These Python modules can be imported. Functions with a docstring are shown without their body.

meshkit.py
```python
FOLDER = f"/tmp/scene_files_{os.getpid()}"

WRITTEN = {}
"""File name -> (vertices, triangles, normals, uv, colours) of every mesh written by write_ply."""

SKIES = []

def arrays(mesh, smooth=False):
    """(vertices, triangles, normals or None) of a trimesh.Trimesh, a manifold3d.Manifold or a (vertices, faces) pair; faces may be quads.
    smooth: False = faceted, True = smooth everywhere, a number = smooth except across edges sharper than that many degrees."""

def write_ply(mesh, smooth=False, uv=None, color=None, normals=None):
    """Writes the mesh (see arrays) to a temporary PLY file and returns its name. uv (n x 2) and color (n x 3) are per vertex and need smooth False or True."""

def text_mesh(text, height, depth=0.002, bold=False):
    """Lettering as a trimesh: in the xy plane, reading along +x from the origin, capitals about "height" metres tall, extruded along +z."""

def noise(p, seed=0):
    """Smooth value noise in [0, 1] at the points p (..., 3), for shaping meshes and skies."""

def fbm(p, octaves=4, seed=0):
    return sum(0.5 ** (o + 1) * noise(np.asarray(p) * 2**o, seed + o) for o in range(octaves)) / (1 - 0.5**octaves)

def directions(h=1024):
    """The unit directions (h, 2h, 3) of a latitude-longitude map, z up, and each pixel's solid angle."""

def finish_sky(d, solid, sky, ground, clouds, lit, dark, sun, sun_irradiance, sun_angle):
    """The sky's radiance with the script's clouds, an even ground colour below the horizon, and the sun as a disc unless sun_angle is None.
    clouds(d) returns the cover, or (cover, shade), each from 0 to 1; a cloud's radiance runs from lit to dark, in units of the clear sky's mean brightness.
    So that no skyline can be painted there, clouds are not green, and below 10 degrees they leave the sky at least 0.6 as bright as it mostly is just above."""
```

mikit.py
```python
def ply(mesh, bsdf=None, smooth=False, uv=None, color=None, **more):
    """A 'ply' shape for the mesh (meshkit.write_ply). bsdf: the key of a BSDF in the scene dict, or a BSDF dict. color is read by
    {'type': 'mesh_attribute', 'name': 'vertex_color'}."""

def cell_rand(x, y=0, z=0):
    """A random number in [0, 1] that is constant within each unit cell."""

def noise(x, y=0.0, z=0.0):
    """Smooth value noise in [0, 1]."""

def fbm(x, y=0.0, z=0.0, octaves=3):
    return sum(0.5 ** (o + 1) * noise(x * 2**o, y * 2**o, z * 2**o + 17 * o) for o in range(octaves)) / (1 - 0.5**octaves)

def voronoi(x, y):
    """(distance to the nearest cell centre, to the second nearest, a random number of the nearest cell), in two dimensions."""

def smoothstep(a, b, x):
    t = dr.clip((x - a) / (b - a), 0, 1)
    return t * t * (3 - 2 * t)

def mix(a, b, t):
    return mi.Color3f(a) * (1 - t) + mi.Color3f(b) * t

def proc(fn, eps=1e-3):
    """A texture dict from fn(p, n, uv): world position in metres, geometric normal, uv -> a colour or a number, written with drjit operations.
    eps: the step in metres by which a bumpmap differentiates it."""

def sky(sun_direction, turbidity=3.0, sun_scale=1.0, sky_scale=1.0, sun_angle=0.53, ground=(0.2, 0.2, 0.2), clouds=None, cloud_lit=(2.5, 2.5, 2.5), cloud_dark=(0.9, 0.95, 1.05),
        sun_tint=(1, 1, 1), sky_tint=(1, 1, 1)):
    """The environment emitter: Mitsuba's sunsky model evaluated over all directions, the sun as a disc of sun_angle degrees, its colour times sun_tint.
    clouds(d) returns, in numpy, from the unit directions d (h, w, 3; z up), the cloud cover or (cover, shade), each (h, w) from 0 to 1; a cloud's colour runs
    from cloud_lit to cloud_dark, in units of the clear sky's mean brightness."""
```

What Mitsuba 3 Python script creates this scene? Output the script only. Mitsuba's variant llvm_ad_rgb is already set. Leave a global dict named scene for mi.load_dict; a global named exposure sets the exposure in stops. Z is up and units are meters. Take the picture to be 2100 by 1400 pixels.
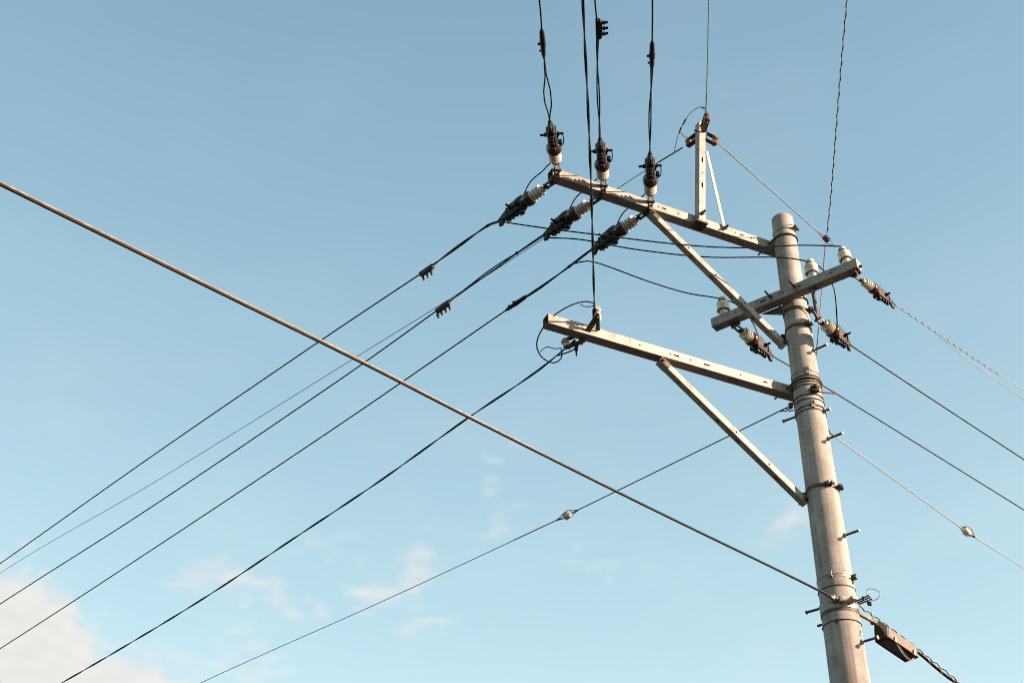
import math
import numpy as np, trimesh, manifold3d as m3, mitsuba as mi, drjit as dr
import mikit, meshkit
from mikit import proc, noise, fbm, mix, smoothstep

# ------------------------------------------------------------------ camera, sky, exposure
T = mi.ScalarTransform4f
PITCH = math.radians(36.0)
scene = {'type': 'scene'}
labels = {}
scene['camera'] = {
    'type': 'perspective', 'fov': 2 * math.degrees(math.atan(1050 / 2917)), 'fov_axis': 'x',
    'near_clip': 0.1, 'far_clip': 6000.0,
    'to_world': T().look_at(origin=[0, 0, 1.6], target=[0, math.cos(PITCH), 1.6 + math.sin(PITCH)], up=[0, 0, 1]),
}
exposure = 3.85
SUN_AZ, SUN_EL = math.radians(110.0), math.radians(18.0)
SUN = [math.sin(SUN_AZ) * math.cos(SUN_EL), math.cos(SUN_AZ) * math.cos(SUN_EL), math.sin(SUN_EL)]


def clouds(d):
    """Fair-weather puffs: banks low in the north-west, smaller broken tufts beside them, thin veils elsewhere."""
    az = np.degrees(np.arctan2(d[..., 0], d[..., 1]))
    el = np.degrees(np.arcsin(np.clip(d[..., 2], -1, 1)))
    s = d / np.maximum(d[..., 2:], 0.08)                       # where the ray meets a flat cloud layer
    q = np.stack([s[..., 0], s[..., 1], np.zeros_like(az)], -1)
    w = np.stack([meshkit.fbm(q * 5.0 + k, 3, seed=20 + k) for k in (0, 1)] + [np.zeros_like(az)], -1) - 0.5
    q = q + 0.10 * w * [1, 1, 0]                               # ragged, drawn-out edges
    n1 = meshkit.fbm(q * 7.0 + 3.1, 5, seed=4)
    n2 = meshkit.fbm(q * 34.0 + 9.7, 5, seed=11)
    n = 0.4 * n1 + 0.6 * n2
    bank = np.zeros_like(az)
    for a0, e0, wa, we, k in BANKS:
        da = (az - a0 + 180) % 360 - 180
        bank = np.maximum(bank, k * np.exp(-(da / wa) ** 2 - ((el - e0) / we) ** 2))
    cover = np.clip((bank + 1.5 * (n - 0.5) - 0.24) / 0.75, 0, 1)
    cover = cover * cover * (3 - 2 * cover)
    veil = 0.035 * np.clip((n1 - 0.45) / 0.3, 0, 1) + 0.26 * np.clip((42 - el) / 24, 0, 1) ** 1.5 * (0.6 + 0.8 * (n1 - 0.5))   # thin milky layer, denser low down
    shade = 0.5 * np.clip((0.6 - n2) / 0.35, 0, 1)
    return np.clip(np.maximum(cover, veil), 0, 1), shade


BANKS = [(-21.2, 21.6, 4.2, 3.5, 1.9), (-16.5, 20.8, 4.5, 2.4, 1.2), (-9.3, 25.0, 2.6, 1.4, 0.58), (-4.2, 26.9, 1.6, 1.8, 0.54),
         (-6.5, 25.6, 2.6, 1.2, 0.55), (-12.5, 26.2, 3.6, 1.2, 0.54), (-0.6, 29.6, 1.8, 2.2, 0.52), (-10.5, 23.0, 5.0, 1.6, 0.50), (-4.0, 24.5, 3.4, 1.6, 0.46), (4.0, 27.0, 3.4, 2.4, 0.38), (-8.0, 27.4, 3.0, 1.4, 0.44), (12.0, 28.5, 3.0, 2.0, 0.36),
         (-60, 24, 14, 5, 0.7), (-110, 30, 18, 6, 0.7), (160, 26, 16, 5, 0.7), (50, 17, 12, 4, 0.7), (-165, 40, 12, 6, 0.6)]
scene['sky'] = mikit.sky(SUN, turbidity=3.0, sun_scale=1.0, sky_scale=0.9, ground=(0.10, 0.085, 0.07), clouds=clouds,
                         cloud_lit=(1.08, 1.06, 1.03), cloud_dark=(0.92, 0.91, 0.90), sun_tint=(1.02, 1.02, 1.40), sky_tint=(1.17, 1.05, 0.80))

# ------------------------------------------------------------------ materials
def mat(key, **kw):
    b = {'type': 'principled', **{k: ({'type': 'rgb', 'value': list(v)} if isinstance(v, (tuple, list)) else v) for k, v in kw.items()}}
    scene[key] = {'type': 'twosided', 'bsdf': b}


def concrete_fn(p, n, uv):
    streak = fbm(p.x * 38, p.y * 38, p.z * 0.9, 3)             # run-off streaks down the shaft
    blotch = fbm(p.x * 9, p.y * 9, p.z * 5, 4)
    ring = noise(p.z * 55, p.x * 3, p.y * 3)                   # faint casting rings
    grain = noise(p.x * 420, p.y * 420, p.z * 420)
    v = 0.205 + 0.15 * (streak - 0.5) + 0.19 * (blotch - 0.5) + 0.03 * (ring - 0.5) + 0.03 * (grain - 0.5)
    c = mi.Color3f(v, v * 0.935, v * 0.895)
    stain = smoothstep(0.62, 0.78, fbm(p.x * 24 + 7, p.y * 24, p.z * 0.7, 3))
    c = mix(c, mi.Color3f(0.12, 0.085, 0.06), stain * 0.5)
    # a rust run left by the band at 7.25 m, and fainter ones below the other bands: thin wavering brown lines
    a = dr.atan2(p.x - 2.456, p.y - 9.816) + 0.05 * (noise(p.z * 5, 3.0) - 0.5)
    run = mi.Float(0)
    for a0, z0, z1, k, w in RUST_RUNS:
        inside = smoothstep(z1, z1 + 0.12, p.z) * (1 - smoothstep(z0 - 0.01, z0, p.z))
        run = dr.maximum(run, k * inside * (1 - smoothstep(0.3 * w, w, dr.abs(a - a0))) * (0.5 + noise(p.z * 30, a0 * 9)))
    return mix(c, mi.Color3f(0.13, 0.07, 0.035), dr.clip(run, 0, 1))


RUST_RUNS = [(math.radians(d), z0, z1, k, w) for d, z0, z1, k, w in ((168, 7.24, 6.50, 0.55, 0.035), (140, 9.0, 8.86, 0.5, 0.05), (152, 8.82, 8.62, 0.45, 0.04), (158, 7.94, 7.6, 0.4, 0.03), (137, 6.2, 5.7, 0.4, 0.04), (176, 6.08, 5.5, 0.4, 0.04), (-172, 7.94, 7.3, 0.4, 0.03), (165, 9.9, 9.72, 0.4, 0.03))]


def steel_fn(p, n, uv):
    spangle = noise(p.x * 120, p.y * 120, p.z * 120)
    blotch = fbm(p.x * 11, p.y * 11, p.z * 11, 4)
    drip = fbm(p.x * 34, p.y * 34, p.z * 3, 3)
    v = 0.195 + 0.02 * (spangle - 0.5) + 0.14 * (blotch - 0.5) + 0.10 * (drip - 0.5)
    c = mi.Color3f(v, v * 0.92, v * 0.865)
    rust = smoothstep(0.60, 0.78, fbm(p.x * 16 + 3, p.y * 16, p.z * 7, 4))
    return mix(c, mi.Color3f(0.13, 0.075, 0.045), rust * 0.5)


def dark_steel_fn(p, n, uv):
    b = fbm(p.x * 40, p.y * 40, p.z * 40, 3)
    return mix(mi.Color3f(0.028, 0.019, 0.016), mi.Color3f(0.075, 0.045, 0.03), smoothstep(0.4, 0.7, b))


def porcelain_fn(p, n, uv):
    b = fbm(p.x * 14, p.y * 14, p.z * 14, 2)
    return mix(mi.Color3f(0.42, 0.39, 0.335), mi.Color3f(0.27, 0.215, 0.155), smoothstep(0.45, 0.8, b) * 0.6)


def cover_fn(p, n, uv):
    b = fbm(p.x * 35, p.y * 35, p.z * 35, 3)
    return mix(mi.Color3f(0.004, 0.003, 0.004), mi.Color3f(0.016, 0.011, 0.009), smoothstep(0.45, 0.75, b))


def cable_fn(p, n, uv):
    b = fbm(p.x * 30, p.y * 30, p.z * 30, 3)
    return mix(mi.Color3f(0.10, 0.066, 0.040), mi.Color3f(0.19, 0.14, 0.095), smoothstep(0.4, 0.65, b))


def asphalt_fn(p, n, uv):
    b = fbm(p.x * 0.8, p.y * 0.8, 0, 4)
    g = noise(p.x * 60, p.y * 60, 0)
    v = 0.03 + 0.02 * (b - 0.5) + 0.02 * (g - 0.5)
    return mi.Color3f(v * 1.05, v, v * 0.93)


mat('concrete', base_color=proc(concrete_fn), roughness=0.85, specular=0.3)
mat('steel', base_color=proc(steel_fn), roughness=0.55, metallic=0.25, specular=0.4)
mat('dark_steel', base_color=proc(dark_steel_fn), roughness=0.6, metallic=0.2)
mat('porcelain', base_color=proc(porcelain_fn), roughness=0.12, specular=0.6)
mat('tan_glaze', base_color=(0.14, 0.085, 0.055), roughness=0.3)
mat('brown_glaze', base_color=(0.030, 0.011, 0.008), roughness=0.2, specular=0.5)
mat('black_cover', base_color=proc(cover_fn), roughness=0.55, specular=0.3)
mat('wire_black', base_color=(0.006, 0.0045, 0.005), roughness=0.55, specular=0.3)
mat('wire_bare', base_color=(0.22, 0.195, 0.165), roughness=0.5, metallic=0.2)
mat('wire_brown', base_color=(0.06, 0.035, 0.026), roughness=0.55)
mat('cable_sheath', base_color=(0.005, 0.003, 0.0025), roughness=0.6, specular=0.2)
mat('cable_tan', base_color=proc(cable_fn), roughness=0.5)
mat('box_plastic', base_color=(0.085, 0.062, 0.046), roughness=0.55, specular=0.3)
mat('asphalt', base_color=proc(asphalt_fn), roughness=0.9, specular=0.2)

# ------------------------------------------------------------------ helpers
CAT = trimesh.util.concatenate


def num(key):
    if key not in USED:
        USED.add(key)
        return key
    i = 1
    while f'{key}_{i:03d}' in USED:
        i += 1
    USED.add(f'{key}_{i:03d}')
    return f'{key}_{i:03d}'


USED = set()


def thing(name, label, cat, group=None, kind=None):
    k = num(name)
    labels[k] = {'label': label, 'category': cat}
    if group:
        labels[k]['group'] = group
    if kind:
        labels[k]['kind'] = kind
    return k


def part(parent, name, shape, m=None, tw=None, smooth=35, label=None):
    """One mesh (or a ready ply dict) under its thing."""
    k = num(f'{parent}__{name}')
    d = dict(shape) if isinstance(shape, dict) else mikit.ply(shape, m, smooth=smooth)
    if tw is not None:
        d['to_world'] = T(np.asarray(tw, float))
    scene[k] = d
    if label:
        labels[k] = {'label': label}
    return k


def single(name, label, cat, mesh, m, group=None, smooth=35):
    k = thing(name, label, cat, group)
    scene[k] = mikit.ply(mesh, m, smooth=smooth)
    return k


def az(t):
    t = math.radians(t)
    return np.array([math.sin(t), math.cos(t), 0.0])


Z = np.array([0, 0, 1.0])


def unit(v):
    v = np.asarray(v, float)
    return v / np.linalg.norm(v)


def frame(o, x, up=Z):
    x = unit(x)
    y = unit(np.cross(up, x))
    M = np.eye(4)
    M[:3, 0], M[:3, 1], M[:3, 2], M[:3, 3] = x, y, np.cross(x, y), o
    return M


def at(M, *p):
    return (M @ np.array([*p, 1.0]))[:3]


def curve(pts, step=0.06):
    """Catmull-Rom through the points, resampled."""
    p = np.asarray(pts, float)
    if len(p) == 2:
        n = max(2, min(400, int(np.linalg.norm(p[1] - p[0]) / step)))
        return p[0] + (p[1] - p[0]) * np.linspace(0, 1, n)[:, None]
    e = np.vstack([2 * p[0] - p[1], p, 2 * p[-1] - p[-2]])
    out = []
    for i in range(1, len(e) - 2):
        n = max(2, min(400, int(np.linalg.norm(e[i + 1] - e[i]) / step)))
        t = np.linspace(0, 1, n, endpoint=False)[:, None]
        # centripetal-like: scale tangents to the segment so uneven spacing does not overshoot
        L = np.linalg.norm(e[i + 1] - e[i])
        m0 = L * (e[i + 1] - e[i - 1]) / (L + np.linalg.norm(e[i] - e[i - 1]))
        m1 = L * (e[i + 2] - e[i]) / (L + np.linalg.norm(e[i + 2] - e[i + 1]))
        out.append((2 * t**3 - 3 * t**2 + 1) * e[i] + (t**3 - 2 * t**2 + t) * m0 + (3 * t**2 - 2 * t**3) * e[i + 1] + (t**3 - t**2) * m1)
    out.append(p[-1:])
    return np.vstack(out)


def sweep(p, r, sides=8):
    p = np.asarray(p, float)
    r = np.broadcast_to(np.asarray(r, float), (len(p),))
    t = np.gradient(p, axis=0)
    t /= np.linalg.norm(t, axis=1, keepdims=True)
    a = np.cross(t[0], Z if abs(t[0][2]) < 0.9 else [1.0, 0, 0])
    A = []
    for ti in t:                                               # parallel transport
        a = unit(a - ti * (a @ ti))
        A.append(a)
    A = np.array(A)
    B = np.cross(t, A)
    ang = np.arange(sides) * 2 * math.pi / sides
    v = (p[:, None] + r[:, None, None] * (np.cos(ang)[None, :, None] * A[:, None] + np.sin(ang)[None, :, None] * B[:, None])).reshape(-1, 3)
    i, j = np.meshgrid(np.arange(len(p) - 1), np.arange(sides), indexing='ij')
    q = np.stack([i * sides + j, i * sides + (j + 1) % sides, (i + 1) * sides + (j + 1) % sides, (i + 1) * sides + j], -1).reshape(-1, 4)
    f = np.vstack([q[:, [0, 1, 2]], q[:, [0, 2, 3]]])
    n = len(v)
    v = np.vstack([v, p[:1], p[-1:]])
    k = np.arange(sides)
    f = np.vstack([f, np.stack([np.full(sides, n), (k + 1) % sides, k], 1), np.stack([np.full(sides, n + 1), n - sides + k, n - sides + (k + 1) % sides], 1)])
    return trimesh.Trimesh(v, f, process=False)


def wire(pts, r, step=0.06, sides=8):
    return sweep(curve(pts, step), r, sides)


def strands(pts, sep, pitch, phase=0.0, step=0.03, count=2):
    """Centre lines of COUNT strands laid round each other; sep may vary along the run."""
    p = curve(pts, step)
    s = np.r_[0, np.cumsum(np.linalg.norm(np.diff(p, axis=0), axis=1))]
    t = np.gradient(p, axis=0)
    t /= np.linalg.norm(t, axis=1, keepdims=True)
    a = np.cross(t, Z)
    a /= np.linalg.norm(a, axis=1, keepdims=True)
    b = np.cross(t, a)
    sp = np.interp(s / s[-1], np.linspace(0, 1, len(sep)), sep) if np.ndim(sep) else np.full(len(s), sep)
    out = []
    for k in range(count):
        w = 2 * math.pi * (s / pitch + k / count) + phase
        out.append(p + sp[:, None] * (np.cos(w)[:, None] * a + np.sin(w)[:, None] * b))
    return out


def lathe(profile, n=28):
    """Revolve (x, r) pairs about the x axis."""
    pr = np.array([[r, x] for x, r in profile], float)
    m = trimesh.creation.revolve(pr, sections=n)
    v = np.array(m.vertices)
    m2 = trimesh.Trimesh(v[:, [2, 0, 1]], m.faces, process=True)
    m2.fix_normals()
    return m2


def vlathe(profile, n=28):
    """Revolve (r, z) pairs about z."""
    m = trimesh.creation.revolve(np.array(profile, float), sections=n)
    m.fix_normals()
    return m


def mesh3(m):
    q = m.to_mesh()
    return trimesh.Trimesh(q.vert_properties[:, :3], q.tri_verts, process=False)


def rbox(c, size, r=0.004):
    """A box with rounded edges: hull of eight small spheres."""
    sx, sy, sz = (max(s / 2 - r, 1e-4) for s in size)
    s = m3.Manifold.sphere(r, 8)
    return mesh3(m3.Manifold.batch_hull([s.translate((c[0] + a * sx, c[1] + b * sy, c[2] + k * sz)) for a in (-1, 1) for b in (-1, 1) for k in (-1, 1)]))


def rod(p0, p1, r, n=12, r2=None):
    p0, p1 = np.asarray(p0, float), np.asarray(p1, float)
    return sweep(np.array([p0, p1]), [r, r if r2 is None else r2], n)


def hexnut(p0, p1, r):
    m = rod(p0, p1, r, 6)
    return m


def square_tube(L, w, h, wall=0.005, holes=()):
    """Hollow rounded section along +x; holes: (x, side, length) with side in 'y+','y-','z-','z+'; length 0 = round."""
    outer = m3.CrossSection.square((w - 0.016, h - 0.016), True).offset(0.008, m3.JoinType.Round, 2.0, 16)
    inner = m3.CrossSection.square((w - 2 * wall, h - 2 * wall), True)
    m = (outer - inner).extrude(L)                             # z = length, x = y', y = z'
    for x, side, ln in holes:
        if ln:
            c = m3.CrossSection.square((max(ln - 0.014, 1e-3), 0.0005), True).offset(0.007, m3.JoinType.Round, 2.0, 16).extrude(0.08)
        else:
            c = m3.Manifold.cylinder(0.08, 0.0085, 0.0085, 14)
        # cutter: its x runs along the tube (z), its axis outward
        if side[0] == 'y':
            sg = 1 if side[1] == '+' else -1
            R = [[0, 0, sg, 0.02 * sg], [0, sg, 0, 0], [-1, 0, 0, x]]
        else:
            sg = 1 if side[1] == '+' else -1
            R = [[0, -sg, 0, 0], [0, 0, sg, 0.02 * sg], [-1, 0, 0, x]]
        m = m - c.transform(np.array(R, float))
    m = m.transform(np.array([[0, 0, 1, 0], [1, 0, 0, 0], [0, 1, 0, 0]], float))
    return mesh3(m)


def place(mesh, M):
    m = mesh.copy()
    m.apply_transform(M)
    return m


def extend(pts, far=None, near=None):
    """Carry a run on past its last (far) or first (near) point along its own slope, levelling out."""
    p = [np.asarray(q, float) for q in pts]
    if far:
        d = unit((p[-1] - p[-2]) * [1, 1, 0.0])
        p += [p[-1] + d * far * 0.4, p[-1] + d * far]
    if near:
        d = unit((p[0] - p[1]) * [1, 1, 0.0])
        p = [p[0] + d * near, p[0] + d * near * 0.4] + p
    return p

# ------------------------------------------------------------------ runs of the wires, in world metres
W = {
    'left0': [(-0.128, 9.483, 9.786), (-0.216, 9.575, 9.820), (-0.483, 9.857, 9.819), (-0.783, 10.173, 9.804), (-1.982, 11.436, 9.849), (-4.094, 13.662, 9.887), (-6.454, 16.149, 9.876)],
    'left1': [(0.269, 9.688, 9.797), (0.044, 9.925, 9.796), (-0.224, 10.207, 9.792), (-0.653, 10.660, 9.754), (-1.714, 11.778, 9.697), (-4.218, 14.416, 9.669), (-6.670, 17.000, 9.727)],
    'left2': [(0.702, 9.876, 9.784), (0.523, 10.064, 9.756), (0.270, 10.331, 9.729), (0.037, 10.577, 9.725), (-1.778, 12.489, 9.619), (-4.363, 15.214, 9.532), (-6.867, 17.852, 9.485)],
    'over0': [(0.305, 8.299, 9.860), (0.280, 8.000, 9.860), (0.254, 7.687, 9.860), (0.236, 7.487, 9.860), (0.212, 7.149, 9.860), (0.203, 7.056, 9.860)],
    'over1': [(0.724, 8.496, 9.860), (0.699, 8.161, 9.860), (0.664, 7.687, 9.860), (0.651, 7.340, 9.860), (0.623, 7.126, 9.860), (0.616, 7.056, 9.860)],
    'over2': [(1.151, 8.669, 9.860), (1.120, 8.271, 9.860), (1.098, 7.842, 9.860), (1.084, 7.611, 9.860), (1.058, 7.244, 9.860), (1.043, 7.056, 9.860)],
    'tw': [(0.648, 8.913, 8.360), (0.589, 7.967, 8.360), (0.545, 7.289, 8.360), (0.494, 6.591, 8.360), (0.454, 6.087, 8.360), (0.430, 5.775, 8.360)],
    'thin': [(1.780, 9.395, 10.920), (1.711, 8.617, 10.920), (1.647, 7.962, 10.920)],
    'dash': [(2.895, 9.993, 10.090), (2.837, 9.472, 10.090), (2.727, 8.616, 10.090), (2.622, 7.798, 10.090), (2.557, 7.253, 10.090)],
    'twl': [(0.504, 9.134, 8.251), (0.197, 9.451, 8.165), (-0.389, 10.059, 8.098), (-1.160, 10.857, 7.975), (-2.038, 11.766, 7.881), (-2.903, 12.661, 7.788), (-3.743, 13.532, 7.742), (-4.925, 14.756, 7.714)],
    'guyl': [(2.343, 9.929, 8.159), (0.517, 11.755, 8.127), (-1.269, 13.541, 8.145), (-3.685, 15.957, 8.211)],
    'guyr': [(2.639, 9.999, 7.924), (4.146, 11.506, 7.817), (4.881, 12.241, 7.822)],
    'right0': [(2.337, 10.387, 8.984), (2.873, 10.881, 9.004), (4.102, 12.015, 9.011), (5.422, 13.233, 9.012)],
    'right1': [(2.891, 9.836, 8.705), (3.714, 10.595, 8.698), (4.909, 11.698, 8.701)],
    'right2': [(3.294, 9.716, 9.048), (3.982, 10.351, 9.066), (4.517, 10.845, 9.089), (4.836, 11.139, 9.124)],
    'right2b': [(3.780, 10.166, 9.050), (4.109, 10.469, 8.999), (4.430, 10.765, 8.990), (4.797, 11.104, 8.990)],
    'cable': [(-2.482, 5.131, 6.268), (-1.628, 5.924, 6.271), (-0.875, 6.623, 6.275), (-0.264, 7.191, 6.263), (0.802, 8.182, 6.256), (2.302, 9.576, 6.268), (2.472, 9.734, 6.246), (2.807, 10.045, 6.224), (3.125, 10.340, 6.163), (3.542, 10.728, 6.045)],
    'thinl': [(1.596, 9.700, 10.886), (1.388, 9.920, 10.906), (1.085, 10.239, 10.917), (0.297, 11.070, 10.914), (-0.600, 12.014, 10.941), (-1.803, 13.282, 11.015), (-3.619, 15.196, 11.124), (-4.918, 16.565, 11.213), (-7.798, 19.600, 11.480)],
    'j0': [(-0.086, 9.483, 9.786), (0.297, 9.441, 9.676), (0.695, 9.395, 9.571), (1.462, 9.373, 9.433), (1.962, 9.379, 9.405), (2.460, 9.357, 9.414), (2.820, 9.353, 9.399)],
    'j1': [(0.282, 9.696, 9.786), (0.602, 9.612, 9.693), (1.064, 9.568, 9.546), (1.691, 9.549, 9.442), (2.320, 9.529, 9.420), (2.580, 9.531, 9.367), (2.683, 9.536, 9.280), (2.756, 9.585, 9.132), (2.762, 9.682, 8.917)],
    'j2': [(0.541, 10.054, 9.771), (0.683, 9.974, 9.745), (0.832, 9.935, 9.663), (1.222, 9.983, 9.516), (1.569, 10.033, 9.423), (1.876, 10.052, 9.371), (2.027, 10.097, 9.334), (2.138, 10.183, 9.241), (2.211, 10.297, 9.108)],
    'loop0': [(0.648, 8.872, 8.416), (0.586, 8.854, 8.421), (0.490, 8.856, 8.398), (0.382, 8.878, 8.348), (0.317, 8.898, 8.301), (0.267, 8.918, 8.254), (0.207, 9.013, 8.195), (0.196, 9.097, 8.152), (0.239, 9.179, 8.112), (0.329, 9.239, 8.102), (0.389, 9.255, 8.152), (0.398, 9.258, 8.220), (0.390, 9.235, 8.252)],
    'loop1': [(0.221, 9.048, 8.075), (0.249, 9.086, 8.130), (0.285, 9.129, 8.180), (0.341, 9.190, 8.205), (0.394, 9.237, 8.249)],
    'loop2': [(0.537, 8.877, 8.410), (0.567, 8.886, 8.397), (0.606, 8.888, 8.394), (0.648, 8.881, 8.403)],
    'guyp': [(1.881, 9.580, 10.865), (2.902, 10.078, 10.092)],
    'guyd': [(2.888, 10.071, 10.027), (2.493, 9.706, 8.229)],
    'ploop0': [(1.782, 9.327, 10.927), (1.764, 9.307, 11.007), (1.728, 9.324, 11.037), (1.664, 9.368, 11.030), (1.601, 9.441, 10.984), (1.564, 9.508, 10.944), (1.540, 9.574, 10.908), (1.521, 9.650, 10.856), (1.516, 9.705, 10.834)],
    'ploop1': [(1.569, 9.541, 10.976), (1.574, 9.565, 10.943), (1.596, 9.581, 10.921), (1.637, 9.591, 10.906)],
}
STEPS = [(131, 8.585), (131, 7.705), (131, 6.825), (131, 5.945), (131, 5.065), (307, 8.02), (307, 6.30), (307, 5.5)]
CABLE_PHASE = 1.606

# ------------------------------------------------------------------ setting
g = trimesh.creation.box((6000, 6000, 0.02))
g.apply_translation((0, 0, -0.01))
scene['ground'] = mikit.ply(g, 'asphalt')
labels['ground'] = {'label': 'dark asphalt ground far below the power pole', 'kind': 'structure'}

# ------------------------------------------------------------------ the pole
POLE = np.array([2.456, 9.816, 0.0])
TOP = 10.125


def rad(z):
    return 0.0955 + (TOP - z) / 92.0


pole = thing('utility_pole', 'tall tapered grey concrete pole carrying the crossarms', 'utility pole')
zs = np.linspace(-0.02, TOP - 0.03, 60)
prof = [(rad(z), z) for z in zs] + [(rad(TOP) * math.cos(t), TOP - 0.03 + 0.03 * math.sin(t)) for t in np.linspace(0.15, math.pi / 2, 8)][:-1] + [(0.0, TOP)]
part(pole, 'shaft', place(vlathe(prof, 72), trimesh.transformations.translation_matrix(POLE)), 'concrete', smooth=40)


def on_pole(a, z, out=0.0):
    """A frame on the shaft's skin: x outward along azimuth a, z up."""
    return frame(POLE + az(a) * (rad(z) + out) + Z * z, az(a))


def ring(z, h, t=0.004, gap=0.0005, n=56, a0=None, a1=None):
    """A flat steel band round the shaft."""
    r = rad(z) + gap
    prof = [(r, -h / 2), (r + t, -h / 2), (r + t, h / 2), (r, h / 2), (r, -h / 2)]
    m = trimesh.creation.revolve(np.array(prof), sections=n)
    m.fix_normals()
    return place(m, trimesh.transformations.translation_matrix(POLE + Z * z))


def band(z, h, lugs, m='dark_steel', t=0.005, label=None, lug=0.045):
    k = part(pole, 'clamp_band', ring(z, h, t), m, label=label)
    for a in lugs:
        M = on_pole(a, z)
        ears = [place(rbox((0.022, s * 0.016, 0), (lug, 0.006, h * 1.15), 0.002), M) for s in (-1, 1)]
        part(k, 'lug', CAT(ears), m)
        part(k, 'bolt', CAT([place(rod((0.03, -0.05, 0), (0.03, 0.045, 0), 0.006), M), place(hexnut((0.03, -0.036, 0), (0.03, -0.02, 0), 0.013), M),
                             place(hexnut((0.03, 0.02, 0), (0.03, 0.032, 0), 0.013), M)]), 'dark_steel')
    return k


def loop_wire(z, r=0.006, m='dark_steel', name='wire_wrap', tilt=0.0, phase=0.0):
    t = np.linspace(0, 2 * math.pi, 61)
    q = POLE + np.stack([np.sin(t) * (rad(z) + r), np.cos(t) * (rad(z) + r), z + tilt * np.cos(t - phase)], 1)
    part(pole, name, sweep(q, r, 6), m)


def step_bolt(a, z, L=0.125):
    M = on_pole(a, z)
    k = part(pole, 'step_bolt', CAT([place(rod((-0.03, 0, 0), (L, 0, 0), 0.0095), M)]), 'dark_steel')
    part(k, 'bolt_head', place(lathe([(L, 0), (L, 0.015), (L + 0.009, 0.0165), (L + 0.012, 0.010), (L + 0.012, 0)], 18), M), 'steel')
    part(k, 'nut', place(hexnut((0.001, 0, 0), (0.016, 0, 0), 0.02), M), 'steel')


for a, z in STEPS:
    step_bolt(a, z)

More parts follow.
